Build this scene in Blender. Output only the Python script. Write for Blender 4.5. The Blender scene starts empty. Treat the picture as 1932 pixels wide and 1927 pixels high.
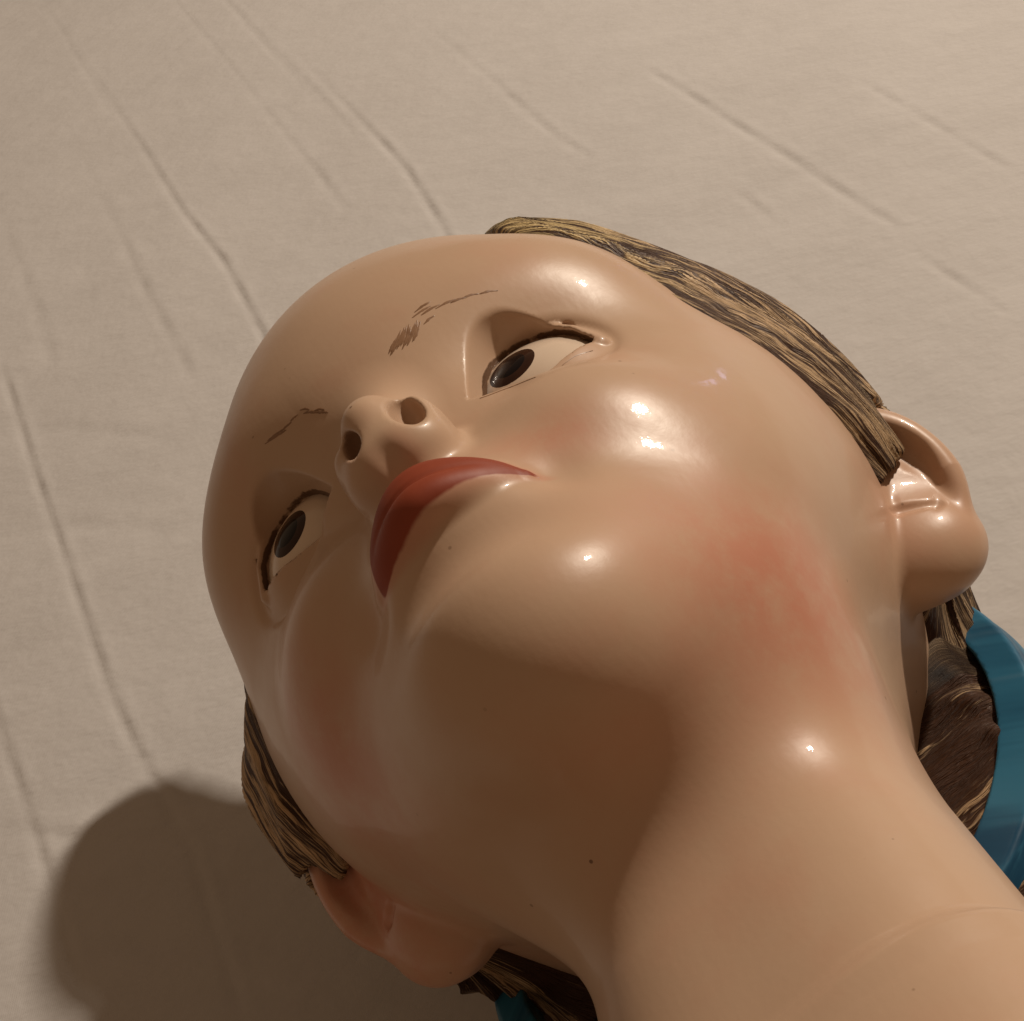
import bpy, math, random
import numpy as np
from mathutils import Matrix, Vector

# ------------------------------------------------------------------ scene, camera, light
sc = bpy.context.scene
COL = sc.collection
# everything on the head is modelled in centimetres in the head's own axes:
# x = the head's left, y = the way the face looks, z = crown; U turns that into metres
U = 0.01
AX = np.array([[0.9373468, -0.3335926, 0.1011923], [-0.0042127, -0.3014066, -0.9546048], [0.3483992, 0.8944196, -0.2839411]])          # rows: world axes written in head axes
BASE = 10.9                # height of the head's origin above the sheet, cm
HEAD_M = Matrix([[*AX[0], 0.0], [*AX[1], 0.0], [*AX[2], BASE * U], [0, 0, 0, 1]])
CAM_R = np.array([[0.7581971, -0.5995219, -0.2643943], [-0.6520702, -0.6507296, -0.3943986], [-0.0643498, -0.4694671, 0.8806083]])     # camera axes in head axes
CAM_P = np.array([2.26946, 16.97525, -22.76896])
def to_world(p):
    return HEAD_M @ Vector([float(c) * U for c in p])
cam_d = bpy.data.cameras.new('camera'); cam = bpy.data.objects.new('camera', cam_d); COL.objects.link(cam)
cam_d.sensor_width = 36.0; cam_d.lens = 36.0 * 2500.0 / 1932.0
cam_d.clip_start = 0.01; cam_d.clip_end = 20.0
cr = AX @ CAM_R.T                                   # camera axes in the world, columns right, down, forward
loc = to_world(CAM_P)
cam.matrix_world = Matrix([[cr[0, 0], -cr[0, 1], -cr[0, 2], loc.x], [cr[1, 0], -cr[1, 1], -cr[1, 2], loc.y],
                           [cr[2, 0], -cr[2, 1], -cr[2, 2], loc.z], [0, 0, 0, 1]])
sc.camera = cam
w = bpy.data.worlds.new("World"); sc.world = w; w.use_nodes = True
w.node_tree.nodes['Background'].inputs[0].default_value = (1.0, 0.64, 0.38, 1)
w.node_tree.nodes['Background'].inputs[1].default_value = 0.20
def lamp(name, direction, dist, power, color, sx, sy, target=(1, 3, -2)):
    d = bpy.data.lights.new(name, 'AREA'); d.shape = 'RECTANGLE'; d.size = sx; d.size_y = sy
    d.energy = power; d.color = color
    o = bpy.data.objects.new(name, d); COL.objects.link(o)
    v = np.array(direction, float); v /= np.linalg.norm(v)
    t = to_world(target); p = to_world(np.array(target) + v * dist / U)
    o.location = p; o.rotation_euler = (t - p).to_track_quat('-Z', 'Y').to_euler()
    return o
lamp('ceiling_lamp', (.86, .44, .22), 2.0, 37.0, (1.0, .87, .72), .06, .10)
lamp('ceiling_lamp', (.85, .465, .19), 2.0, 1.3, (1.0, .87, .72), .02, .025)
lamp('small_window', (.72, -.05, .69), 1.5, 0.06, (.62, .60, 1.0), .05, .04)
vs = sc.view_settings; vs.view_transform = 'Standard'; vs.look = 'None'; vs.exposure = 0; vs.gamma = 1
sc.cycles.max_bounces = 8
rng = np.random.default_rng(7); random.seed(7)

# ------------------------------------------------------------------ helpers
def tag(o, label=None, cat=None, kind=None):
    if label: o['label'] = label
    if cat: o['category'] = cat
    if kind: o['kind'] = kind
    return o
def mesh_obj(name, verts, faces, mat, parent=None, normals=None, attrs=None, scale=U):
    verts = np.asarray(verts, np.float32) * scale
    me = bpy.data.meshes.new(name)
    if isinstance(faces, np.ndarray):
        n = len(faces); k = faces.shape[1]
        me.vertices.add(len(verts)); me.vertices.foreach_set('co', verts.ravel())
        me.loops.add(n * k); me.loops.foreach_set('vertex_index', faces.astype(np.int32).ravel())
        me.polygons.add(n); me.polygons.foreach_set('loop_start', np.arange(0, n * k, k, dtype=np.int32))
        me.update(calc_edges=True)
    else:
        me.from_pydata([tuple(map(float, v)) for v in verts], [], faces); me.update()
    for an, av in (attrs or {}).items():
        av = np.asarray(av, np.float32)
        if av.ndim == 1:
            a = me.attributes.new(an, 'FLOAT', 'POINT'); a.data.foreach_set('value', av)
        else:
            a = me.attributes.new(an, 'FLOAT_VECTOR', 'POINT'); a.data.foreach_set('vector', av.ravel())
    me.polygons.foreach_set('use_smooth', np.ones(len(me.polygons), bool))
    if normals is not None: me.normals_split_custom_set_from_vertices(np.asarray(normals, np.float32))
    me.materials.append(mat)
    o = bpy.data.objects.new(name, me); COL.objects.link(o)
    if parent: o.parent = parent
    return o
class NT:
    def __init__(s, name):
        s.m = bpy.data.materials.new(name); s.m.use_nodes = True; s.t = s.m.node_tree
        s.b = s.t.nodes['Principled BSDF']
    def n(s, typ, **kw):
        nd = s.t.nodes.new(typ)
        for k, v in kw.items():
            if k.startswith('i_'):
                key = k[2:]; key = int(key) if key.isdigit() else key
                nd.inputs[key].default_value = v
            else: setattr(nd, k, v)
        return nd
    def l(s, a, b): s.t.links.new(a, b)
    def attr(s, name, vec=False):
        nd = s.n('ShaderNodeAttribute', attribute_name=name); return nd.outputs['Vector' if vec else 'Fac']
    def math(s, op, a, b=None, c=None, clamp=False):
        nd = s.n('ShaderNodeMath', operation=op, use_clamp=clamp)
        for i, x in enumerate((a, b, c)):
            if x is None: continue
            if isinstance(x, (int, float)): nd.inputs[i].default_value = x
            else: s.l(x, nd.inputs[i])
        return nd.outputs[0]
    def step(s, x, lo, hi):
        nd = s.n('ShaderNodeMapRange', interpolation_type='SMOOTHSTEP'); s.l(x, nd.inputs[0])
        nd.inputs[1].default_value = lo; nd.inputs[2].default_value = hi; return nd.outputs[0]
    def mix(s, fac, a, b, mode='MIX'):
        nd = s.n('ShaderNodeMix', data_type='RGBA', blend_type=mode)
        for i, x in ((0, fac), (6, a), (7, b)):
            if isinstance(x, (int, float)): nd.inputs[i].default_value = x
            elif isinstance(x, tuple): nd.inputs[i].default_value = (*x, 1)
            else: s.l(x, nd.inputs[i])
        return nd.outputs[2]
    def noise(s, scale, detail=4, rough=.55, vec=None, dist=0.0):
        nd = s.n('ShaderNodeTexNoise'); nd.inputs['Scale'].default_value = scale
        nd.inputs['Detail'].default_value = detail; nd.inputs['Roughness'].default_value = rough
        nd.inputs['Distortion'].default_value = dist
        if vec is not None: s.l(vec, nd.inputs['Vector'])
        return nd.outputs['Fac']
    def obj(s): return s.n('ShaderNodeTexCoord').outputs['Object']
    def scaled(s, vec, k):
        nd = s.n('ShaderNodeVectorMath', operation='MULTIPLY'); s.l(vec, nd.inputs[0]); nd.inputs[1].default_value = k
        return nd.outputs[0]
    def bump(s, h, strength, dist, prev=None):
        nd = s.n('ShaderNodeBump'); nd.inputs['Strength'].default_value = strength; nd.inputs['Distance'].default_value = dist
        s.l(h, nd.inputs['Height'])
        if prev is not None: s.l(prev, nd.inputs['Normal'])
        return nd.outputs[0]
    def set(s, **kw):
        for k, v in kw.items():
            sock = s.b.inputs[k.replace('_', ' ')]
            if isinstance(v, (int, float)): sock.default_value = v
            elif isinstance(v, tuple): sock.default_value = (*v, 1)
            else: s.l(v, sock)

# ------------------------------------------------------------------ materials
def skin_material():
    m = NT('painted_skin'); o = m.obj()
    tone = m.noise(60, 3, .5, o)
    base = m.mix(tone, SKIN_A, SKIN_B)
    base = m.mix(m.math('MULTIPLY', m.step(m.noise(28, 5, .65, o), .42, .75), .22), base, BLUSH)
    base = m.mix(m.math('MULTIPLY', m.step(m.noise(45, 6, .7, o, .4), .55, .78), .16), base, (.40, .29, .17))
    # warm blush airbrushed on the cheeks, ears and beside the nose
    mott = m.math('MULTIPLY_ADD', m.noise(110, 6, .75, o), 2.2, -.25, clamp=True)
    bl = m.math('MULTIPLY', m.attr('blush'), mott, clamp=True)
    base = m.mix(bl, base, BLUSH)
    # pinholes and specks in the old paint
    vor = m.n('ShaderNodeTexVoronoi'); m.l(o, vor.inputs['Vector']); vor.inputs['Scale'].default_value = 230
    spot = m.math('SUBTRACT', 1.0, m.step(vor.outputs['Distance'], .05, .09))
    keep = m.step(m.n('ShaderNodeSeparateColor').outputs[0], .5, .6)
    sepc = m.t.nodes[-1]
    sc_ = m.n('ShaderNodeSeparateColor'); m.l(vor.outputs['Color'], sc_.inputs[0])
    spot = m.math('MULTIPLY', spot, m.math('MULTIPLY', m.step(sc_.outputs[0], .84, .87), m.step(sc_.outputs[1], .0, 1.0)))
    base = m.mix(m.math('MULTIPLY', spot, .8), base, (.10, .045, .02))
    lipn = m.math('ADD', m.attr('lip'), m.math('MULTIPLY', m.math('SUBTRACT', m.noise(500, 2, .5, o), .5), .03))
    lipf = m.math('SUBTRACT', 1.0, m.step(lipn, -.02, .025))
    halo = m.math('MULTIPLY', m.math('SUBTRACT', 1.0, m.step(lipn, .0, .28)), .45)
    base = m.mix(halo, base, BLUSH)
    base = m.mix(lipf, base, m.mix(m.noise(180, 3, .5, o), LIP_A, LIP_B))
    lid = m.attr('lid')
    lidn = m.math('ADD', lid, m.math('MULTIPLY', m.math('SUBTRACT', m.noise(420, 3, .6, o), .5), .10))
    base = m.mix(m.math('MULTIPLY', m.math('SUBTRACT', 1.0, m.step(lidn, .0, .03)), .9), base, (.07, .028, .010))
    nost = m.attr('nostril')
    base = m.mix(m.math('MULTIPLY', m.math('SUBTRACT', 1.0, m.step(nost, -.05, .08)), .15), base, (.24, .10, .05))  # nostril hollows tinted darker, their shade put into the colour
    m.set(Base_Color=base, Roughness=m.math('ADD', m.math('MULTIPLY_ADD', m.noise(220, 4, .6, o), .14, .30), m.math('MULTIPLY', lipf, .15)), Specular_IOR_Level=.28)
    m.set(Coat_Weight=m.math('MULTIPLY', m.math('SUBTRACT', 1.0, lipf), .16), Coat_Roughness=.04)
    m.set(Subsurface_Weight=.0)
    h1 = m.noise(700, 3, .6, o); h2 = m.noise(110, 3, .5, o)
    wv = m.n('ShaderNodeTexWave', wave_type='BANDS'); m.l(o, wv.inputs['Vector'])
    wv.inputs['Scale'].default_value = 190; wv.inputs['Distortion'].default_value = 7; wv.inputs['Detail'].default_value = 2
    b = m.bump(h2, .15, .0005); b = m.bump(h1, .12, .00015, b); b = m.bump(wv.outputs['Fac'], .02, .00010, b)
    m.set(Normal=b); m.l(b, m.b.inputs['Coat Normal'])
    return m.m
SKIN_A = (.465, .316, .215); SKIN_B = (.505, .350, .243); BLUSH = (.47, .180, .115)
LIP_A = (.27, .055, .025); LIP_B = (.21, .036, .015)
M_SKIN = skin_material()
def hair_material():
    m = NT('painted_hair'); f = m.attr('flow', True); o = m.obj()
    warp = m.n('ShaderNodeTexNoise'); m.l(f, warp.inputs['Vector']); warp.inputs['Scale'].default_value = .55; warp.inputs['Detail'].default_value = 2
    wv = m.n('ShaderNodeVectorMath', operation='MULTIPLY_ADD'); m.l(warp.outputs['Color'], wv.inputs[0]); wv.inputs[1].default_value = (.7, .0, 0); m.l(f, wv.inputs[2])
    v = wv.outputs[0]
    s1 = m.noise(1.0, 4, .62, m.scaled(v, (6.5, .5, 1)), .8)
    s2 = m.noise(1.0, 3, .6, m.scaled(v, (16., 1.1, 1)), 1.0)
    s3 = m.noise(1.0, 3, .6, m.scaled(v, (2.0, .35, 1)))
    h = m.math('ADD', m.math('MULTIPLY', s1, .55), m.math('MULTIPLY', s2, .45))
    hd = m.math('ADD', h, m.math('MULTIPLY', m.math('SUBTRACT', s3, .5), .35))
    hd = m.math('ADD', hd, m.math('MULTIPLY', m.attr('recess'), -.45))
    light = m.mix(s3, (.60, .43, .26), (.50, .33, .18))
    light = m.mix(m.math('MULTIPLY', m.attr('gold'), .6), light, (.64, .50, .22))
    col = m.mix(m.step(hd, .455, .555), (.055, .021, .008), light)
    m.set(Base_Color=col, Roughness=m.math('MULTIPLY_ADD', s2, .3, .38), Specular_IOR_Level=.35)
    m.set(Normal=m.bump(h, 1.0, .0028))
    return m.m
M_HAIR = hair_material()
def ribbon_material():
    m = NT('blue_paint'); o = m.obj(); f = m.attr('flow', True)
    s = m.noise(1.0, 4, .6, m.scaled(f, (3.0, .35, 1)), .3)
    col = m.mix(m.step(s, .35, .62), (.006, .055, .115), (.03, .15, .25))
    col = m.mix(m.math('MULTIPLY', m.step(m.noise(1., 3, .6, m.scaled(f, (5., .6, 1))), .58, .75), .45), col, (.12, .20, .26))
    m.set(Base_Color=col, Roughness=.42, Specular_IOR_Level=.3); m.set(Normal=m.bump(s, .3, .0008))
    return m.m
M_RIB = ribbon_material()
def plain(name, col, rough, col2=None, scale=300, spec=.5):
    m = NT(name)
    c = m.mix(m.noise(scale, 4, .6, m.obj()), col, col2 or tuple(x * .8 for x in col))
    m.set(Base_Color=c, Roughness=rough, Specular_IOR_Level=spec); return m.m
M_EYE = plain('eye_white_paint', (.66, .54, .43), .15, (.60, .47, .36), 120)
M_IRIS = plain('iris_paint', (.014, .006, .004), .1, (.045, .018, .011), 260, .2)
M_PUPIL = plain('pupil_paint', (.004, .003, .004), .04, (.008, .005, .006), 300, .2)
M_BROW = plain('brow_paint', (.12, .05, .02), .4, (.36, .21, .12), 700)
M_CREASE_SHADE = plain('crease_shade_paint', (.060, .024, .009), .35, (.13, .06, .025), 500)
def cloth_material():
    m = NT('white_cotton_sheet'); o = m.obj()
    n1 = m.noise(1.0, 5, .6, m.scaled(o, (16., 26., 20.))); n2 = m.noise(70, 5, .65, o)
    c = m.mix(m.math('ADD', m.math('MULTIPLY', n1, .6), m.math('MULTIPLY', n2, .4)), (.435, .415, .40), (.515, .493, .478))
    m.set(Base_Color=c, Roughness=.9, Specular_IOR_Level=.15)
    wx = m.n('ShaderNodeTexWave', wave_type='BANDS', bands_direction='X'); m.l(o, wx.inputs[0]); wx.inputs['Scale'].default_value = 620; wx.inputs['Distortion'].default_value = 1.2
    wy = m.n('ShaderNodeTexWave', wave_type='BANDS', bands_direction='Y'); m.l(o, wy.inputs[0]); wy.inputs['Scale'].default_value = 620; wy.inputs['Distortion'].default_value = 1.2
    weave = m.math('ADD', wx.outputs['Fac'], wy.outputs['Fac'])
    b = m.bump(weave, .12, .00012); b = m.bump(n2, .25, .0012, b); b = m.bump(n1, .45, .006, b)
    m.set(Normal=b)
    return m.m
M_CLOTH = cloth_material()

# ------------------------------------------------------------------ the sheet
CREASES = [[[[-1.959, -75.574], [-2.125, -67.144], [-1.397, -59.295], [-1.54, -48.92], [-1.034, -41.507], [-1.263, -34.662], [-1.727, -29.423]], 0.1, 0.21000000000000002], [[[8.423, -71.916], [8.15, -60.695], [8.802, -52.86], [9.456, -47.798], [9.418, -43.111], [8.732, -36.684], [7.628, -29.983]], 0.1, 0.22499999999999998], [[[-12.476, -41.123], [-12.558, -32.135], [-12.437, -24.664], [-12.392, -18.222], [-12.156, -15.139], [-11.785, -12.223], [-11.491, -10.016], [-11.607, -7.208], [-11.659, -3.807]], 0.09, 0.195], [[[-16.506, -21.633], [-16.239, -18.401], [-15.939, -13.767], [-15.797, -10.835], [-15.612, -6.177]], 0.07, 0.195], [[[5.568, -75.318], [5.584, -68.602], [5.644, -61.558]], 0.05, 0.22499999999999998], [[[5.343, -51.842], [5.673, -46.804], [5.496, -41.263]], 0.06, 0.26249999999999996], [[[-4.614, -56.113], [-5.009, -43.326], [-4.976, -32.481]], 0.05, 0.30000000000000004], [[[16.923, -50.986], [16.649, -45.382], [16.627, -39.829], [16.948, -36.345]], 0.05, 0.26249999999999996], [[[23.399, -42.403], [23.605, -36.89], [23.783, -31.494], [23.862, -28.253], [23.847, -25.039], [23.959, -21.941]], 0.08, 0.26249999999999996], [[[30.095, -33.393], [30.034, -29.101], [30.038, -25.193], [30.042, -21.616]], 0.05, 0.26249999999999996], [[[23.33, -20.774], [23.377, -17.541], [23.406, -14.576]], 0.06, 0.22499999999999998], [[[20.49, -30.939], [20.592, -28.436], [20.404, -25.245]], 0.04, 0.26249999999999996], [[[-16.331, -11.634], [-12.684, -9.458], [-8.556, -7.095]], 0.09, 0.3375], [[[-16.903, -14.39], [-13.843, -11.853], [-9.644, -9.702]], 0.07, 0.30000000000000004], [[[-16.046, -9.568], [-12.456, -7.152], [-8.61, -5.153]], 0.08, 0.375], [[[-16.947, -8.29], [-13.506, -6.291], [-10.032, -3.91]], 0.08, 0.375], [[[-10.273, -54.425], [-10.094, -45.52], [-10.383, -38.392]], 0.04, 0.375], [[[-14.541, -28.654], [-11.458, -27.255], [-8.18, -24.262]], 0.05, 0.44999999999999996], [[[-13.433, -35.347], [-10.325, -33.744], [-6.737, -29.62]], 0.04, 0.44999999999999996], [[[-7.349, -60.431], [0.78, -61.314], [8.467, -57.561]], 0.04, 0.5249999999999999], [[[16.667, -29.276], [23.102, -28.389], [31.343, -27.738]], 0.04, 0.6000000000000001], [[[18.727, -16.712], [22.582, -16.872], [25.388, -16.214]], 0.04, 0.5249999999999999]]      # fold lines of the pressed sheet, cm on the sheet, with depth and half width
def build_sheet():
    # fine grid where the folds show, coarse further out, one sheet
    def axis(lo, hi, flo, fhi, fine):
        a = list(np.linspace(lo, flo, 18, endpoint=False)); a += list(np.arange(flo, fhi, fine)); a += list(np.linspace(fhi, hi, 18)); return np.array(a)
    xs = axis(-150, 150, -30, 40, .15); ys = axis(-180, 30, -48, 10, .15)
    X, Y = np.meshgrid(xs, ys); X = X.ravel(); Y = Y.ravel(); Z = np.zeros_like(X)
    for pts, dep, hw in CREASES:
        pts = np.array(pts, float); best = np.full(len(X), 9e9); bt = np.zeros(len(X))
        L = np.r_[0, np.cumsum(np.hypot(*np.diff(pts, axis=0).T))]
        sg = np.zeros(len(X))
        for i in range(len(pts) - 1):
            a, b = pts[i], pts[i + 1]; ab = b - a; t = np.clip(((X - a[0]) * ab[0] + (Y - a[1]) * ab[1]) / (ab @ ab), 0, 1)
            dx = X - a[0] - t * ab[0]; dy = Y - a[1] - t * ab[1]; d = np.hypot(dx, dy)
            k = d < best; best[k] = d[k]; bt[k] = (L[i] + t * np.hypot(*ab))[k]; sg[k] = np.sign(dx * ab[1] - dy * ab[0])[k]
        fade = np.clip(np.minimum(bt, L[-1] - bt) / 2.5, 0, 1) ** .5 * (.75 + .25 * np.sin(bt * 1.7 + len(pts)))
        s = sg * best / hw
        Z += dep * fade * (.45 * np.exp(-((s - 1.2) / 1.4) ** 2) - np.exp(-s * s))
    Z += .06 * np.sin(X * .23 + .6) * np.sin(Y * .19 + 1.) + .035 * np.sin(X * .51 + Y * .22) + .02 * np.sin(Y * .83 - X * .2)
    Z -= .12
    nx = len(xs); i, j = np.meshgrid(np.arange(nx - 1), np.arange(len(ys) - 1)); a = (j * nx + i).ravel()
    F = np.stack([a, a + 1, a + nx + 1, a + nx], 1)
    return tag(mesh_obj('white_sheet', np.stack([X, Y, Z], 1), F, M_CLOTH), kind='structure')
sheet = build_sheet()

# ------------------------------------------------------------------ the head as a distance field
def V(*a): return np.array(a,np.float32)
def ell(p,c,r):
    r=V(*r); q=(p-V(*c)); a=q/r; b=q/(r*r)
    k0=np.sqrt((a*a).sum(1)); k1=np.sqrt((b*b).sum(1))+1e-6
    return k0*(k0-1)/k1
def sph(p,c,r):
    q=p-V(*c); return np.sqrt((q*q).sum(1))-r
def cap(p,a,b,ra,rb):
    a=V(*a);b=V(*b);ab=b-a;t=np.clip(((p-a)@ab)/(ab@ab),0,1)
    q=p-a-t[:,None]*ab
    return np.sqrt((q*q).sum(1))-(ra+(rb-ra)*t)
def smin(a,b,k):
    h=np.maximum(k-np.abs(a-b),0)/k
    return np.minimum(a,b)-h*h*k*.25
def smax(a,b,k): return -smin(-a,-b,k)
def bump(p,c,r):
    q=(p-V(*c))/V(*r); return np.exp(-(q*q).sum(1))
def poly(p,pts,rad):
    d=None
    for i in range(len(pts)-1):
        e=cap(p,pts[i],pts[i+1],rad[i],rad[i+1])
        d=e if d is None else np.minimum(d,e)
    return d
EYE=(2.68,5.85,-0.45); ER=1.55
BALL=(ER+.15,ER+.02,ER+.05); BALLC=(EYE[0]-.32,EYE[1],EYE[2])
EW=1.2
def lid_z(s):
    z0=-1.0+0.27*EW*s
    return z0+1.42*(1-np.abs(s)**2.3), z0-0.38*(1-s*s)
def eye_open(q):
    """almond opening in the eye plane, q = mirrored points; negative inside"""
    u=(q[:,0]-EYE[0])/EW; z=q[:,2]
    s=np.clip(u,-1,1)
    up,lo=lid_z(s)
    return np.maximum(np.maximum(z-up,lo-z)*.6,(np.abs(u)-1)*EW)
def lid_pts(n=11,low=False):
    out=[]
    for s in np.linspace(-1.03,1.03,n):
        c=float(np.clip(s,-1,1)); z=float(lid_z(np.array(c))[1 if low else 0]); x=EYE[0]+EW*s
        y=BALLC[1]+(ER+.1)*np.sqrt(max(1-((x-BALLC[0])/(ER+.24))**2-((z-BALLC[2])/(ER+.12))**2,.05))
        out.append((x,y,z))
    return out
LID=lid_pts()
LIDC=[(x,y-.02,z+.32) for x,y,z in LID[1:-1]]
def eyeq(p,q):
    qe=q.copy()
    qe+=np.clip(-p[:,:1]/1.2,0,1)*V(.04,-.3,-.50)
    return qe
def lip(q,w,y0,y1,z0,z1,r,tp):
    t=np.clip(q[:,0]/w,0,1)
    sl=np.sqrt(1+(2*y1*t/w)**2)
    e=np.sqrt(((q[:,1]-y0-y1*t*t)/sl)**2+(q[:,2]-z0-z1*t*t)**2+np.maximum(q[:,0]-w,0)**2)
    return e-r*(1-tp*t**1.6)
def skull(q):
    d=ell(q,(0,-0.4,3.3),(7.1,10.0,8.5))
    d=smin(d,ell(q,(0,2.3,-2.5),(4.6,5.2,5.2)),1.5)
    d=smin(d,ell(q,(3.4,1.6,0.3),(2.85,4.0,3.4)),2.0)
    return d
def neck(p):
    z=p[:,2]; t=-4-z
    x=(p[:,0]-.55+.105*t)/(2.75+.055*t); y=(p[:,1]-.2-.05*t)/3.4
    r=(np.abs(x)**3.0+np.abs(y)**3.0)**(1/3.0)
    k=np.clip((-12.2-z+.05*p[:,0])/.5,0,1)
    return np.maximum((r-1)*3.1-.24*k*k*(3-2*k)-.05*np.maximum(-13-z,0),z+1)
def skin(p):
    q=p.copy(); q[:,0]=np.sqrt(q[:,0]**2+0.004)
    d=skull(q)
    d=smin(d,ell(q,(2.4,4.2,-3.2),(2.15,2.2,2.3)),2.2)
    d=smin(d,ell(q,(0,6.0,-4.9),(1.9,2.4,2.3)),1.8)      # muzzle
    d=smin(d,ell(q,(0,6.4,-7.0),(1.6,1.4,1.3)),1.8)       # chin
    d=smin(d,ell(q,(0,3.6,-5.9),(3.4,3.4,2.2)),1.5)       # under-chin
    # neck
    d=smin(d,neck(p),1.6)
    # brow
    d=smin(d,ell(q,(2.2,6.1,2.2),(2.6,1.8,1.2)),2.0)
    d=smin(d,ell(q,(3.0,2.8,-1.0),(2.2,2.6,2.6)),2.4)
    # cheek apple
    d=smin(d,ell(q,(2.3,5.6,-2.75),(1.7,2.0,1.45)),1.0)
    # eye socket
    qe=eyeq(p,q)
    d=d+0.3*bump(qe,(2.8,7.5,-0.3),(1.7,1.4,1.1))
    d=smax(d,-ell(qe,BALLC,(ER+.30,ER+.19,ER+.19)),.35)
    # eyelid ball
    lid=ell(qe,BALLC,(ER+.27,ER+.13,ER+.15))
    d=smin(d,lid,0.22)
    d=smin(d,poly(qe,LID,[.15]*len(LID)),0.10)
    d=d+.14*np.exp(-(poly(qe,LIDC,[0.]*len(LIDC))/.075)**2)
    # nose
    d=smin(d,cap(q,(0,7.6,0.6),(0,8.7,-1.9),0.45,0.5),0.8)
    d=smin(d,sph(q,(0,8.98,-2.3),0.5),0.4)
    d=smin(d,ell(q,(0.72,8.42,-2.45),(0.30,0.6,0.36)),0.40)
    d=smin(d,ell(q,(0,8.4,-3.0),(1.0,.8,.72)),0.4)
    # lips
    d=smin(d,lip(q,1.5,8.46,-.80,-4.42,-.38,.44,.75),0.35)
    d=smin(d,lip(q,1.42,8.44,-.80,-5.02,.2,.5,.8),0.25)
    d=d+0.05*bump(q,(0,9.0,-4.78),(1.4,.6,.08))
    d=d+0.2*bump(q,(1.85,7.7,-4.9),(.5,.7,.5))
    d=d+0.40*bump(q,(0,8.2,-5.95),(1.8,1.0,.66))
    d=d+0.1*bump(q,(0,8.8,-3.6),(.22,.5,.4))
    # nostrils
    qn=p.copy(); qn[:,0]=np.abs(p[:,0]-.12)*np.where(p[:,0]<.12,1.12,1.)+np.where(p[:,0]<.12,-.03,0.)
    qn[:,2]-=np.where(p[:,0]<.12,.08,0.)
    d=smax(d,-ell(qn,(0.50,8.92,-2.75),(0.24,0.34,0.46)),0.16)
    # eye opening
    op=np.maximum(eye_open(qe),-(q[:,1]-5.5))
    d=smax(d,-np.maximum(op,-ell(qe,BALLC,(ER+.05,ER-.09,ER-.05))),0.06)
    return d
def eyeball(p):
    q=p.copy(); q[:,0]=np.abs(q[:,0])
    return ell(eyeq(p,q),BALLC,BALL)
ET=np.array([.30,.80,-.52],np.float32);ET/=np.linalg.norm(ET)       # the way the ear faces
EZ=np.array([.12,.35,1.],np.float32);EZ-=ET*(EZ@ET);EZ/=np.linalg.norm(EZ)
EWD=np.cross(ET,EZ);EAX=np.stack([ET,EWD*np.sign(EWD[0]),EZ])
def earl(p):
    q=p.copy(); q[:,0]=np.abs(q[:,0])
    q=q-V(6.25,-0.05,-1.2)-np.where(p[:,:1]<0,V(-.45,.85,.1),V(0,0,0))
    return (q@EAX.T)/np.where(p[:,:1]<0,1.15,1.0)
def ears(p):
    l=earl(p)
    t,w,z=l[:,0],l[:,1],l[:,2]
    d=ell(l,(-.05,0.25,0.15),(0.5,1.35,1.95))
    d=smin(d,ell(l,(0.05,0.15,-1.25),(0.8,1.2,1.0)),0.6)     # lobe
    d=smin(d,ell(l,(-.3,-0.9,-.3),(0.75,1.3,1.7)),0.7)       # root
    # helix: a rolled rim from the root over the top and down the back, thinning out
    x=(w-.2)/1.2; y=(z-.2)/1.65
    rr=np.sqrt(x*x+y*y)+1e-6; co=y/rr+.35*x/rr
    hr=.36*np.clip((co+.75)/1.0,0,1)**.7
    ring=np.sqrt(((rr-1)*1.35)**2+(t-.28)**2)-hr
    d=smin(d,ring,0.22)
    # crescent under the helix, hollow of the ear and the fold above the lobe
    gr=np.sqrt(((rr-.66)*1.35)**2+(t-.62)**2)-.30*np.clip((co-.05)/.6,0,1)**.7
    d=smax(d,-gr,0.18)
    d=smax(d,-ell(l,(0.85,-.35,0.05),(0.5,0.38,0.42)),0.22)
    d=smax(d,-cap(l,(.72,-.5,-.35),(.66,.75,-.62),.13,.05),0.15)
    d=smin(d,ell(l,(0.42,-0.75,-.35),(0.3,0.3,0.5)),0.25)    # tragus
    return d*1.0
HZ=[-3.2,-2.2,-1.7,-0.9,.5,1.2,1.6,3.0,5.0,9.0]
HY=[-3.0,-2.6,-.6,3.0,5.0,5.8,6.6,7.9,8.6,9.0]
def hairline(p):
    """>0 in front of the hairline (bare skin)"""
    sx=np.clip((p[:,0]-2.9)/1.9,0,1); sz=np.clip((p[:,2]-.6)/1.6,0,1)
    return (p[:,1]-np.interp(p[:,2],HZ,HY).astype(np.float32)+3.2*(1-sx*sx*(3-2*sx))*sz*sz*(3-2*sz)
        +2.2*np.clip(-p[:,0]/2,0,1)*np.clip((-.2-p[:,2])/.8,0,1))*.6
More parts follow.
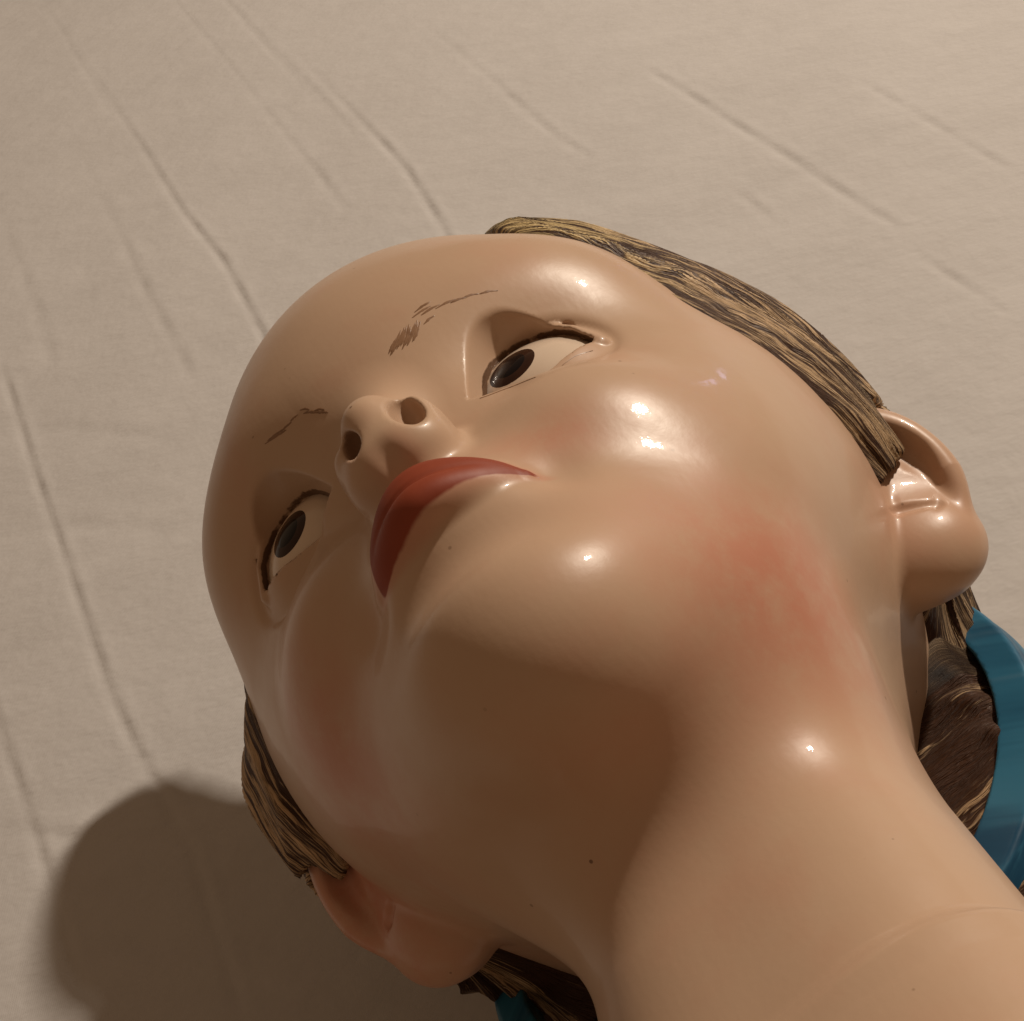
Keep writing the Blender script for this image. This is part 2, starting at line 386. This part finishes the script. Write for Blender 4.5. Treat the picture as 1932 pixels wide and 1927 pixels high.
def hair(p):
    q=p.copy(); q[:,0]=np.sqrt(q[:,0]**2+0.004)
    g=hairline(p)
    d=skull(q)
    d=smin(d,ell(q,(0,-4.9,-3.6),(5.6,4.0,6.2)),1.2)
    d=smin(d,ell(p,(-2.7,4.7,13.6),(2.0,2.1,2.5)),1.0)
    d=smin(d,ell(p,(-1.3,2.9,11.9),(3.0,2.6,2.2)),1.2)
    T=.72+.06*np.tanh(p[:,0]/3)+.45*np.clip(-p[:,0]/3,0,1)*np.clip(1.8-p[:,2],0,1)-.2*np.clip((p[:,2]-3.)/2,0,1)-.32*np.clip((2.5-p[:,0])/2.,0,1)*np.clip(p[:,2],0,1)
    d=d-np.minimum(.1+(.33+.4*np.clip(-p[:,0]/3,0,1))*np.maximum(-g,0),T)
    d=smax(d,g,0.15)
    near=np.abs(p[:,0])>4.5
    e=np.full(len(p),9.,np.float32)
    if near.any(): e[near]=ears(p[near])
    d=smax(d,.16-e,.12)
    return d*.9
def ribbon(p):
    q=p.copy(); q[:,0]=np.abs(q[:,0])
    rx=np.where(p[:,:1]<0,1/1.06,1.)
    q[:,:1]*=rx
    RB=(6.65,5.6,6.7)
    d=ell(q,(0,-4.2,-1.9),RB)
    c=-3.65-.12*(q[:,2]+3)
    d=smax(d-.03*np.sin((q[:,1]+.15*q[:,2])*7.),np.abs(q[:,1]-c)-.45,.12)
    return smax(d,-ell(q,(0,-4.2,-1.7),(5.9,5.0,5.9)),.1)


def surface(fn, lo, hi, h, cull=None, B=8):
    """surface nets over the blocks of a grid that the surface crosses"""
    lo = np.array(lo, np.float32); hi = np.array(hi, np.float32); bs = h * B
    nb = np.ceil((hi - lo) / bs).astype(int)
    I = np.stack(np.meshgrid(*[np.arange(k) for k in nb], indexing='ij'), -1).reshape(-1, 3)
    c = (lo + (I + .5) * bs).astype(np.float32)
    d = np.concatenate([fn(x) for x in np.array_split(c, max(1, len(c) // 60000))])
    keep = np.abs(d) < bs * .87 + .25
    if cull is not None: keep[keep] &= ~cull(c[keep])
    I = I[keep]
    g = np.stack(np.meshgrid(*[np.arange(B + 1)] * 3, indexing='ij'), -1).reshape(-1, 3)
    NX = (nb * B + 2).astype(np.int64)
    keys = []; pts = []; quads = []
    for Ib in np.array_split(I, max(1, len(I) // 160)):
        gi = Ib[:, None, :] * B + g[None]
        p = (lo + gi * h).astype(np.float32).reshape(-1, 3)
        v = fn(p).reshape(len(Ib), B + 1, B + 1, B + 1)
        ins = v < 0
        cs = sum(ins[:, x:B + x, y:B + y, z:B + z].astype(np.int8) for x in (0, 1) for y in (0, 1) for z in (0, 1))
        bi, x, y, z = np.nonzero((cs > 0) & (cs < 8))
        if len(bi):
            acc = np.zeros((len(bi), 3)); cnt = np.zeros(len(bi)); cor = {}
            for dx in (0, 1):
                for dy in (0, 1):
                    for dz in (0, 1): cor[dx, dy, dz] = v[bi, x + dx, y + dy, z + dz]
            for a in cor:
                for ax in range(3):
                    if a[ax]: continue
                    b = list(a); b[ax] = 1; va, vb = cor[a], cor[tuple(b)]
                    m = (va < 0) != (vb < 0); t = np.where(m, va / np.where(m, va - vb, 1), 0)
                    q = np.tile(np.array(a, float), (len(bi), 1)); q[:, ax] += t
                    acc[m] += q[m]; cnt[m] += 1
            gc = Ib[bi] * B + np.stack([x, y, z], 1)
            pts.append(lo + (gc + acc / cnt[:, None]) * h); keys.append((gc[:, 0] * NX[1] + gc[:, 1]) * NX[2] + gc[:, 2])
        for ax in range(3):
            sl = [slice(0, B)] * 3; s2 = list(sl); s2[ax] = slice(1, B + 1)
            A = ins[(slice(None), *sl)]; Bm = ins[(slice(None), *s2)]
            bi, x, y, z = np.nonzero(A != Bm)
            if not len(bi): continue
            gc = Ib[bi] * B + np.stack([x, y, z], 1); flip = A[bi, x, y, z]
            o1 = np.zeros(3, int); o2 = np.zeros(3, int); o1[(ax + 1) % 3] = 1; o2[(ax + 2) % 3] = 1
            ks = [((q[:, 0] * NX[1] + q[:, 1]) * NX[2] + q[:, 2]) for q in (gc - o1 - o2, gc - o2, gc, gc - o1)]
            Q = np.stack(ks, 1); Q[~flip] = Q[~flip][:, ::-1]; quads.append(Q)
    keys = np.concatenate(keys); pts = np.concatenate(pts); quads = np.concatenate(quads)
    order = np.argsort(keys); keys = keys[order]; pts = pts[order].astype(np.float32)
    idx = np.searchsorted(keys, quads); idx = np.clip(idx, 0, len(keys) - 1)
    ok = (keys[idx] == quads).all(1); F = idx[ok]
    def grad(p, e=.012):
        n = np.stack([fn(p + np.eye(3, dtype=np.float32)[k] * e) - fn(p - np.eye(3, dtype=np.float32)[k] * e) for k in range(3)], 1) / (2 * e)
        return n
    out = []; nor = []
    for q in np.array_split(pts, max(1, len(pts) // 60000)):
        n = grad(q); q = q - n * np.clip(fn(q) / np.maximum((n * n).sum(1), .1), -h, h)[:, None]
        n = grad(q); nor.append(n / (np.linalg.norm(n, axis=1)[:, None] + 1e-9)); out.append(q)
    return np.concatenate(out), F, np.concatenate(nor)
def compact(P, F, *arr):
    u, inv = np.unique(F, return_inverse=True)
    return (P[u], inv.reshape(F.shape), *[a[u] for a in arr])

head = bpy.data.objects.new('doll_head', None); COL.objects.link(head)
head.empty_display_size = .03
head.matrix_world = HEAD_M
tag(head, 'glossy painted head of a fair haired child with blue ribbon, lying on white sheet', 'sculpted head')

def flesh(p): return smin(skin(p), ears(p), .22)
P, F, N = surface(flesh, (-9, -8, -19), (9, 11, 12), .06, cull=lambda c: (hair(c) < -.45))
def mouth_uv(p):
    return np.stack([p[:, 0], 1.7 * np.arctan2(p[:, 2] + 4.87, p[:, 1] - 6.8)], 1)
def poly_dist(uv, poly):
    poly = np.array(poly, float); d = np.full(len(uv), 9e9); s = np.ones(len(uv))
    for i in range(len(poly)):
        a = poly[i]; b = poly[(i + 1) % len(poly)]; e = b - a
        w_ = uv - a; t = np.clip((w_ @ e) / (e @ e), 0, 1); q = w_ - t[:, None] * e; d = np.minimum(d, (q * q).sum(1))
        c1 = uv[:, 1] >= a[1]; c2 = uv[:, 1] < b[1]; c3 = e[0] * w_[:, 1] > e[1] * w_[:, 0]
        fl = (c1 & c2 & c3) | (~c1 & ~c2 & ~c3); s[fl] *= -1
    return s * np.sqrt(d)
LIPPOLY = [[-1.4, -0.244], [-1.25, 0.185], [-0.85, 0.569], [-0.4, 0.836], [-0.12, 0.7928000000000001], [0.12, 0.8072], [0.4, 0.884], [0.85, 0.671], [1.3, 0.378], [1.72, 0.0532], [1.3, -0.12200000000000001], [0.9, -0.22600000000000003], [0.4, -0.376], [-0.4, -0.444], [-0.9, -0.394], [-1.28, -0.3968]]
for _ in range(3):                                # corner cutting, the brush leaves no corners
    LIPPOLY = [tuple(.75 * a + .25 * b for a, b in zip(p, q)) if k == 0 else tuple(.25 * a + .75 * b for a, b in zip(p, q)) for p, q in zip(LIPPOLY, LIPPOLY[1:] + LIPPOLY[:1]) for k in (0, 1)]
near = (np.abs(P[:, 0]) < 3) & (P[:, 1] > 6) & (np.abs(P[:, 2] + 4.8) < 1.7)
lipd = np.full(len(P), 2.0); lipd[near] = poly_dist(mouth_uv(P[near]), LIPPOLY)
blush = np.zeros(len(P))
for c, r, k in [[[3.38, 4.55, -6.67], [2.5, 2.5, 1.7], 0.85], [[2.24, 7.48, -3.99], [1.2, 1.0, 0.6], 0.55], [[2.93, 5.85, -6.44], [2.0, 2.0, 1.5], 0.35], [[-3.97, 5.79, -4.53], [1.4, 2.6, 2.2], 0.6], [[-6.5, 0.0, -1.0], [2.4, 2.2, 2.6], 1.0], [[6.5, 0.0, -1.0], [2, 2, 2.2], 0.25]]:
    blush = np.maximum(blush, k * bump(P, c, r))
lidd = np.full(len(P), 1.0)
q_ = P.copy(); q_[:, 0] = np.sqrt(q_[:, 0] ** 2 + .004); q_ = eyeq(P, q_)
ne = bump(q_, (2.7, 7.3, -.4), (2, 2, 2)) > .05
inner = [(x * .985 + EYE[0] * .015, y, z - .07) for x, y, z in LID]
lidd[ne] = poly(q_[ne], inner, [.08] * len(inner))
nost = ell(np.stack([np.abs(P[:, 0] - .12), P[:, 1], P[:, 2]], 1).astype(np.float32), (0.50, 8.92, -2.75), (0.26, 0.38, 0.5))
AT = {'lip': lipd, 'blush': blush, 'lid': lidd, 'nostril': nost}
cen = P[F].mean(1)
isear = (ears(cen) < skin(cen) - .02) & (np.abs(cen[:, 0]) > 4.5)
clip_ = lipd[F].mean(1) < .06
def part(name, sel):
    ks = list(AT); r = compact(P, F[sel], N, *[AT[k] for k in ks])
    return mesh_obj(name, r[0], r[1], M_SKIN, head, r[2], {k: a for k, a in zip(ks, r[3:])})
part('skin', ~isear & ~clip_)
part('lips', clip_)
part('ear', isear & (cen[:, 0] > 0)); e2 = part('ear', isear & (cen[:, 0] < 0))
e2['label'] = 'ear in shade, flushed dark pink'

# ------------------------------------------------------------------ eyes
IRISES = [[2.408, 7.417, -0.536], [-2.757, 7.657, -0.134]]        # where the two irises sit on their eyeballs
for sgn, ic in zip((1, -1), IRISES):
    c = np.array(BALLC, float)
    if sgn < 0: c = c - np.array([.04, -.3, -.50])
    c = c * [sgn, 1, 1]; R3 = np.array(BALL)
    nu, nv = 72, 48; vv = []; ff = []
    for j in range(nv + 1):
        th = math.pi * j / nv
        for i in range(nu):
            ph = 2 * math.pi * i / nu; vv.append(c + R3 * np.array([math.sin(th) * math.cos(ph), math.sin(th) * math.sin(ph), math.cos(th)]))
    for j in range(nv):
        for i in range(nu): ff.append((j * nu + i, (j + 1) * nu + i, (j + 1) * nu + (i + 1) % nu, j * nu + (i + 1) % nu))
    eb = mesh_obj('eyeball', vv, np.array(ff), M_EYE, head)
    d = (np.array(ic) - c) / R3; d /= np.linalg.norm(d); r = ER
    a1 = np.cross(d, [0, 0, 1.]); a1 /= np.linalg.norm(a1); a2 = np.cross(a1, d)
    def cap_mesh(name, rad, lift, mat):
        vv = [c + d * R3 * (1 + lift / r)]; ff = []; rings = 6; seg = 40
        for k in range(1, rings + 1):
            an = rad / r * k / rings
            for i in range(seg):
                ph = 2 * math.pi * i / seg
                vv.append(c + R3 * (1 + lift / r * (1 - (k / rings) ** 4)) * (d * math.cos(an) + math.sin(an) * (a1 * math.cos(ph) + a2 * math.sin(ph))))
        for i in range(seg): ff.append((0, 1 + i, 1 + (i + 1) % seg))
        for k in range(rings - 1):
            for i in range(seg):
                b0 = 1 + k * seg; b1 = b0 + seg; ff.append((b0 + i, b1 + i, b1 + (i + 1) % seg, b0 + (i + 1) % seg))
        return mesh_obj(name, vv, ff, mat, eb)
    cap_mesh('iris', .46, .012, M_IRIS); cap_mesh('pupil', .33, .022, M_PUPIL)

# ------------------------------------------------------------------ brushed strokes: brows and lid crease shade
def project(p, off=.0):
    p = np.array(p, np.float32)
    for _ in range(6):
        e = .02; n = np.stack([flesh(p + np.eye(3, dtype=np.float32)[k] * e) - flesh(p - np.eye(3, dtype=np.float32)[k] * e) for k in range(3)], 1) / (2 * e)
        p = p - n * (flesh(p) / np.maximum((n * n).sum(1), .2))[:, None]
    n /= np.linalg.norm(n, axis=1)[:, None]
    return p + n * off, n
def strokes(name, lines, width, mat):
    vv = []; ff = []
    for ln in lines:
        ln = np.array(ln, float); m_ = 10
        s = np.linspace(0, len(ln) - 1, m_); q = np.stack([np.interp(s, np.arange(len(ln)), ln[:, k]) for k in range(3)], 1)
        q, n = project(q)
        t = np.gradient(q, axis=0); t /= np.linalg.norm(t, axis=1)[:, None] + 1e-9; b = np.cross(n, t)
        b0 = len(vv)
        for k in range(m_):
            wd = width * (math.sin(math.pi * (k + .4) / (m_ - .2)) ** .6) * (.75 + .5 * random.random())
            vv += [q[k] - b[k] * wd - n[k] * .01, q[k] + n[k] * .012, q[k] + b[k] * wd - n[k] * .01]
        for k in range(m_ - 1):
            a = b0 + 3 * k; ff += [(a, a + 3, a + 4, a + 1), (a + 1, a + 4, a + 5, a + 2)]
    return mesh_obj(name, vv, ff, mat, head)
for ln in [[[[0.8669999837875366, 8.831000328063965, 0.2529999911785126], [0.9959999918937683, 8.859000205993652, 0.3630000054836273], [1.1540000438690186, 8.878000259399414, 0.47999998927116394]], [[0.8700000047683716, 8.802000045776367, 0.19900000095367432], [0.9990000128746033, 8.829999923706055, 0.30799999833106995], [1.1440000534057617, 8.878999710083008, 0.4749999940395355]], [[0.9129999876022339, 8.798999786376953, 0.21299999952316284], [1.0410000085830688, 8.82699966430664, 0.3240000009536743], [1.1990000009536743, 8.878000259399414, 0.5019999742507935]], [[1.003999948501587, 8.829999923706055, 0.3109999895095825], [1.1330000162124634, 8.855999946594238, 0.4259999990463257], [1.3070000410079956, 8.895999908447266, 0.593999981880188]], [[1.0169999599456787, 8.807000160217285, 0.27399998903274536], [1.1449999809265137, 8.833000183105469, 0.3889999985694885], [1.305999994277954, 8.86299991607666, 0.5289999842643738]], [[1.0420000553131104, 8.791999816894531, 0.2590000033378601], [1.1710000038146973, 8.817999839782715, 0.37400001287460327], [1.3079999685287476, 8.871000289916992, 0.5460000038146973]], [[1.093999981880188, 8.795000076293945, 0.29100000858306885], [1.2230000495910645, 8.821000099182129, 0.40799999237060547], [1.3880000114440918, 8.883000373840332, 0.6159999966621399]], [[1.1230000257492065, 8.782999992370605, 0.28299999237060547], [1.2519999742507935, 8.807999610900879, 0.4000000059604645], [1.440999984741211, 8.871999740600586, 0.6269999742507935]], [[1.1080000400543213, 8.741000175476074, 0.20100000500679016], [1.2359999418258667, 8.767000198364258, 0.31700000166893005], [1.409000039100647, 8.807000160217285, 0.48500001430511475]], [[1.190999984741211, 8.763999938964844, 0.2879999876022339], [1.3200000524520874, 8.789999961853027, 0.40400001406669617], [1.4950000047683716, 8.86299991607666, 0.640999972820282]], [[1.2079999446868896, 8.744000434875488, 0.25999999046325684], [1.3370000123977661, 8.769000053405762, 0.37599998712539673], [1.4880000352859497, 8.829999923706055, 0.5759999752044678]], [[1.2230000495910645, 8.722000122070312, 0.23100000619888306], [1.3519999980926514, 8.746999740600586, 0.34700000286102295], [1.5440000295639038, 8.803999900817871, 0.5640000104904175]], [[1.309999942779541, 8.748000144958496, 0.3230000138282776], [1.440000057220459, 8.772000312805176, 0.4440000057220459], [1.6009999513626099, 8.812999725341797, 0.6159999966621399]], [[1.343000054359436, 8.737000465393066, 0.3240000009536743], [1.4730000495910645, 8.76200008392334, 0.4449999928474426], [1.6629999876022339, 8.814000129699707, 0.6579999923706055]], [[1.3380000591278076, 8.70199966430664, 0.2619999945163727], [1.468000054359436, 8.72599983215332, 0.38199999928474426], [1.6399999856948853, 8.791000366210938, 0.6010000109672546]], [[1.378000020980835, 8.696000099182129, 0.2759999930858612], [1.5080000162124634, 8.720000267028809, 0.3970000147819519], [1.6859999895095825, 8.77299976348877, 0.6010000109672546]], [[1.6169999837875366, 8.878000259399414, 0.75], [1.8300000429153442, 8.836999893188477, 0.8149999976158142], [2.0179998874664307, 8.779000282287598, 0.8420000076293945]], [[1.7760000228881836, 8.8100004196167, 0.7260000109672546], [1.9819999933242798, 8.76200008392334, 0.7870000004768372], [2.1640000343322754, 8.697999954223633, 0.8069999814033508]], [[1.7100000381469727, 8.895000457763672, 0.8460000157356262], [1.8980000019073486, 8.86299991607666, 0.9150000214576721], [2.061000108718872, 8.812999725341797, 0.9409999847412109]], [[2.053999900817871, 8.711000442504883, 0.7480000257492065], [2.2660000324249268, 8.64799976348877, 0.8009999990463257], [2.453000068664551, 8.567000389099121, 0.8169999718666077]], [[2.3329999446868896, 8.597000122070312, 0.7720000147819519], [2.490999937057495, 8.538000106811523, 0.8029999732971191], [2.622999906539917, 8.461999893188477, 0.7940000295639038]], [[1.7070000171661377, 8.717000007629395, 0.5199999809265137], [1.843999981880188, 8.70199966430664, 0.5879999995231628], [1.9559999704360962, 8.670999526977539, 0.6140000224113464]], [[2.563999891281128, 8.49899959564209, 0.8019999861717224], [2.7160000801086426, 8.4350004196167, 0.8259999752044678], [2.8420000076293945, 8.35200023651123, 0.8119999766349792]], [[2.8570001125335693, 8.34000015258789, 0.8069999814033508], [3.0179998874664307, 8.255999565124512, 0.8230000138282776], [3.1530001163482666, 8.154000282287598, 0.8009999990463257]], [[1.274999976158142, 8.788000106811523, 0.37700000405311584], [1.3730000257492065, 8.803000450134277, 0.4569999873638153], [1.4470000267028809, 8.800999641418457, 0.49799999594688416]]], [[[-1.0920000076293945, 8.979000091552734, 0.722000002861023], [-0.9950000047683716, 8.968999862670898, 0.640999972820282], [-0.9300000071525574, 8.932000160217285, 0.5260000228881836]], [[-1.0670000314712524, 8.927000045776367, 0.5989999771118164], [-0.9710000157356262, 8.916999816894531, 0.5189999938011169], [-0.906000018119812, 8.878999710083008, 0.40799999237060547]], [[-0.9990000128746033, 8.913000106811523, 0.5289999842643738], [-0.9039999842643738, 8.902000427246094, 0.453000009059906], [-0.8389999866485596, 8.86400032043457, 0.3440000116825104]], [[-0.9440000057220459, 8.88700008392334, 0.44699999690055847], [-0.8500000238418579, 8.87600040435791, 0.3709999918937683], [-0.7860000133514404, 8.838000297546387, 0.2630000114440918]], [[-0.8529999852180481, 8.894000053405762, 0.4099999964237213], [-0.7590000033378601, 8.880999565124512, 0.33899998664855957], [-0.6959999799728394, 8.843000411987305, 0.23100000619888306]], [[-0.8259999752044678, 8.843999862670898, 0.2980000078678131], [-0.7329999804496765, 8.831999778747559, 0.22599999606609344], [-0.6690000295639038, 8.79699993133545, 0.11100000143051147]], [[-1.9910000562667847, 8.831000328063965, 1.062999963760376], [-1.7790000438690186, 8.859000205993652, 0.953000009059906], [-1.5809999704360962, 8.87399959564209, 0.8379999995231628]], [[-2.075000047683716, 8.809000015258789, 1.0889999866485596], [-1.8029999732971191, 8.836000442504883, 0.9300000071525574], [-1.5479999780654907, 8.847999572753906, 0.7680000066757202]], [[-1.656999945640564, 8.859999656677246, 0.8659999966621399], [-1.50600004196167, 8.887999534606934, 0.8109999895095825], [-1.3680000305175781, 8.902999877929688, 0.7490000128746033]], [[-1.3739999532699585, 8.920000076293945, 0.7850000262260437], [-1.2699999809265137, 8.937999725341797, 0.753000020980835], [-1.1790000200271606, 8.944000244140625, 0.7080000042915344]]]]: strokes('eyebrow', ln, .05, M_BROW)
for sg in (1, -1):                               # shade of each upper lid's crease, drawn as a thin brown stroke
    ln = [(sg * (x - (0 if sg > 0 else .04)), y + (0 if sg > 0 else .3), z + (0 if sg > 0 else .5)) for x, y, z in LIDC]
    strokes('lid_crease_shade', [ln[1:-1], ln[2:-2]], .022, M_CREASE_SHADE)
for ln in [[[[1.6299999952316284, 7.738999843597412, -1.503999948501587], [2.0480000972747803, 7.625, -1.6269999742507935], [2.5989999771118164, 7.614999771118164, -2.0959999561309814]]], [[[3.0999999046325684, 7.123000144958496, -1.375], [3.3959999084472656, 7.0229997634887695, -1.218999981880188], [3.7039999961853027, 6.822000026702881, -1.1019999980926514]], [[2.941999912261963, 7.2129998207092285, -0.3840000033378601], [3.390000104904175, 6.966000080108643, -0.32899999618530273], [3.7829999923706055, 6.789000034332275, -0.4560000002384186]]]]: strokes('painted_crease', ln, .014, M_BROW)

# ------------------------------------------------------------------ hair
def vnoise(u, v, seed):
    r = np.random.default_rng(seed); T = r.random((64, 64))
    iu = np.floor(u).astype(int); iv = np.floor(v).astype(int); fu = u - iu; fv = v - iv
    fu = fu * fu * (3 - 2 * fu); fv = fv * fv * (3 - 2 * fv)
    g = lambda a, b: T[a % 64, b % 64]
    return (g(iu, iv) * (1 - fu) + g(iu + 1, iv) * fu) * (1 - fv) + (g(iu, iv + 1) * (1 - fu) + g(iu + 1, iv + 1) * fu) * fv
def flow(p):
    """u across the strands (cm), v along them: combed from the parting over the temple to behind the ear"""
    s = np.where(p[:, 0] > 0, 1.0, -1.0)
    q = p.astype(float).copy(); q[:, 0] *= s
    A = np.array([1.0, 8.6, 7.2]); Bp = np.array([7.6, -2.5, -2.6]); e = Bp - A; Ld = np.linalg.norm(e); e /= Ld
    r = q - A; v = r @ e; pr = r - v[:, None] * e
    a1 = np.cross(e, [0, 0, 1.]); a1 /= np.linalg.norm(a1); a2 = np.cross(e, a1)
    ang = np.arctan2(pr @ a2, pr @ a1)
    return ang * 3.6 + s * 40, v
HP, HF, HN = surface(hair, (-10, -12, -10), (10, 11, 16.5), .06)
u, v = flow(HP)
wob = vnoise(u * .35 + 9, v * .3, 3) * 1.6
l1 = vnoise(u * 1.7 + wob, v * .16, 11); l2 = vnoise(u * 4.5 + wob * 1.5, v * .3, 12)
ridge = lambda x: 1 - np.abs(2 * x - 1)
g = np.clip(-hairline(HP) / .5, 0, 1)
disp = (.26 * (ridge(l1) - .55) + .13 * (l2 - .5)) * (.25 + .75 * g)
low = np.clip((-2.2 - HP[:, 2]) / .8, 0, 1) * np.clip((1.5 - HP[:, 1]) / 1.0, 0, 1)     # the loose waves behind the ears
wv = np.sin(HP[:, 2] * 5.5 + 2.5 * vnoise(HP[:, 0] * .9, HP[:, 1] * .9, 5) * 2) * .07
disp = disp * (1 - .5 * low) + wv * low
HPd = HP + HN * disp[:, None]
u2 = u * (1 - low) + (HP[:, 2] * 1.0 + .3 * HP[:, 1]) * low; v2 = v * (1 - low) + (HP[:, 0] - HP[:, 1]) * low
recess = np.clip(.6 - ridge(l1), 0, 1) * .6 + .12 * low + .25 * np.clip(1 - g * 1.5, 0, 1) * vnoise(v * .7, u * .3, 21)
gold = np.clip((HP[:, 1] - 5.0) / 2.0, 0, 1)
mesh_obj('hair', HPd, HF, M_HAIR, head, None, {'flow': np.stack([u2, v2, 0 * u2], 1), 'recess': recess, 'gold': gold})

# ------------------------------------------------------------------ blue hair ribbon round the back of the head
RP, RF, RN = surface(ribbon, (-9, -11, -10), (9, 1, 7), .08)
mesh_obj('hair_ribbon', RP, RF, M_RIB, head, RN, {'flow': np.stack([RP[:, 1] + .15 * RP[:, 2], RP[:, 2] + np.abs(RP[:, 0]), 0 * RP[:, 0]], 1)})
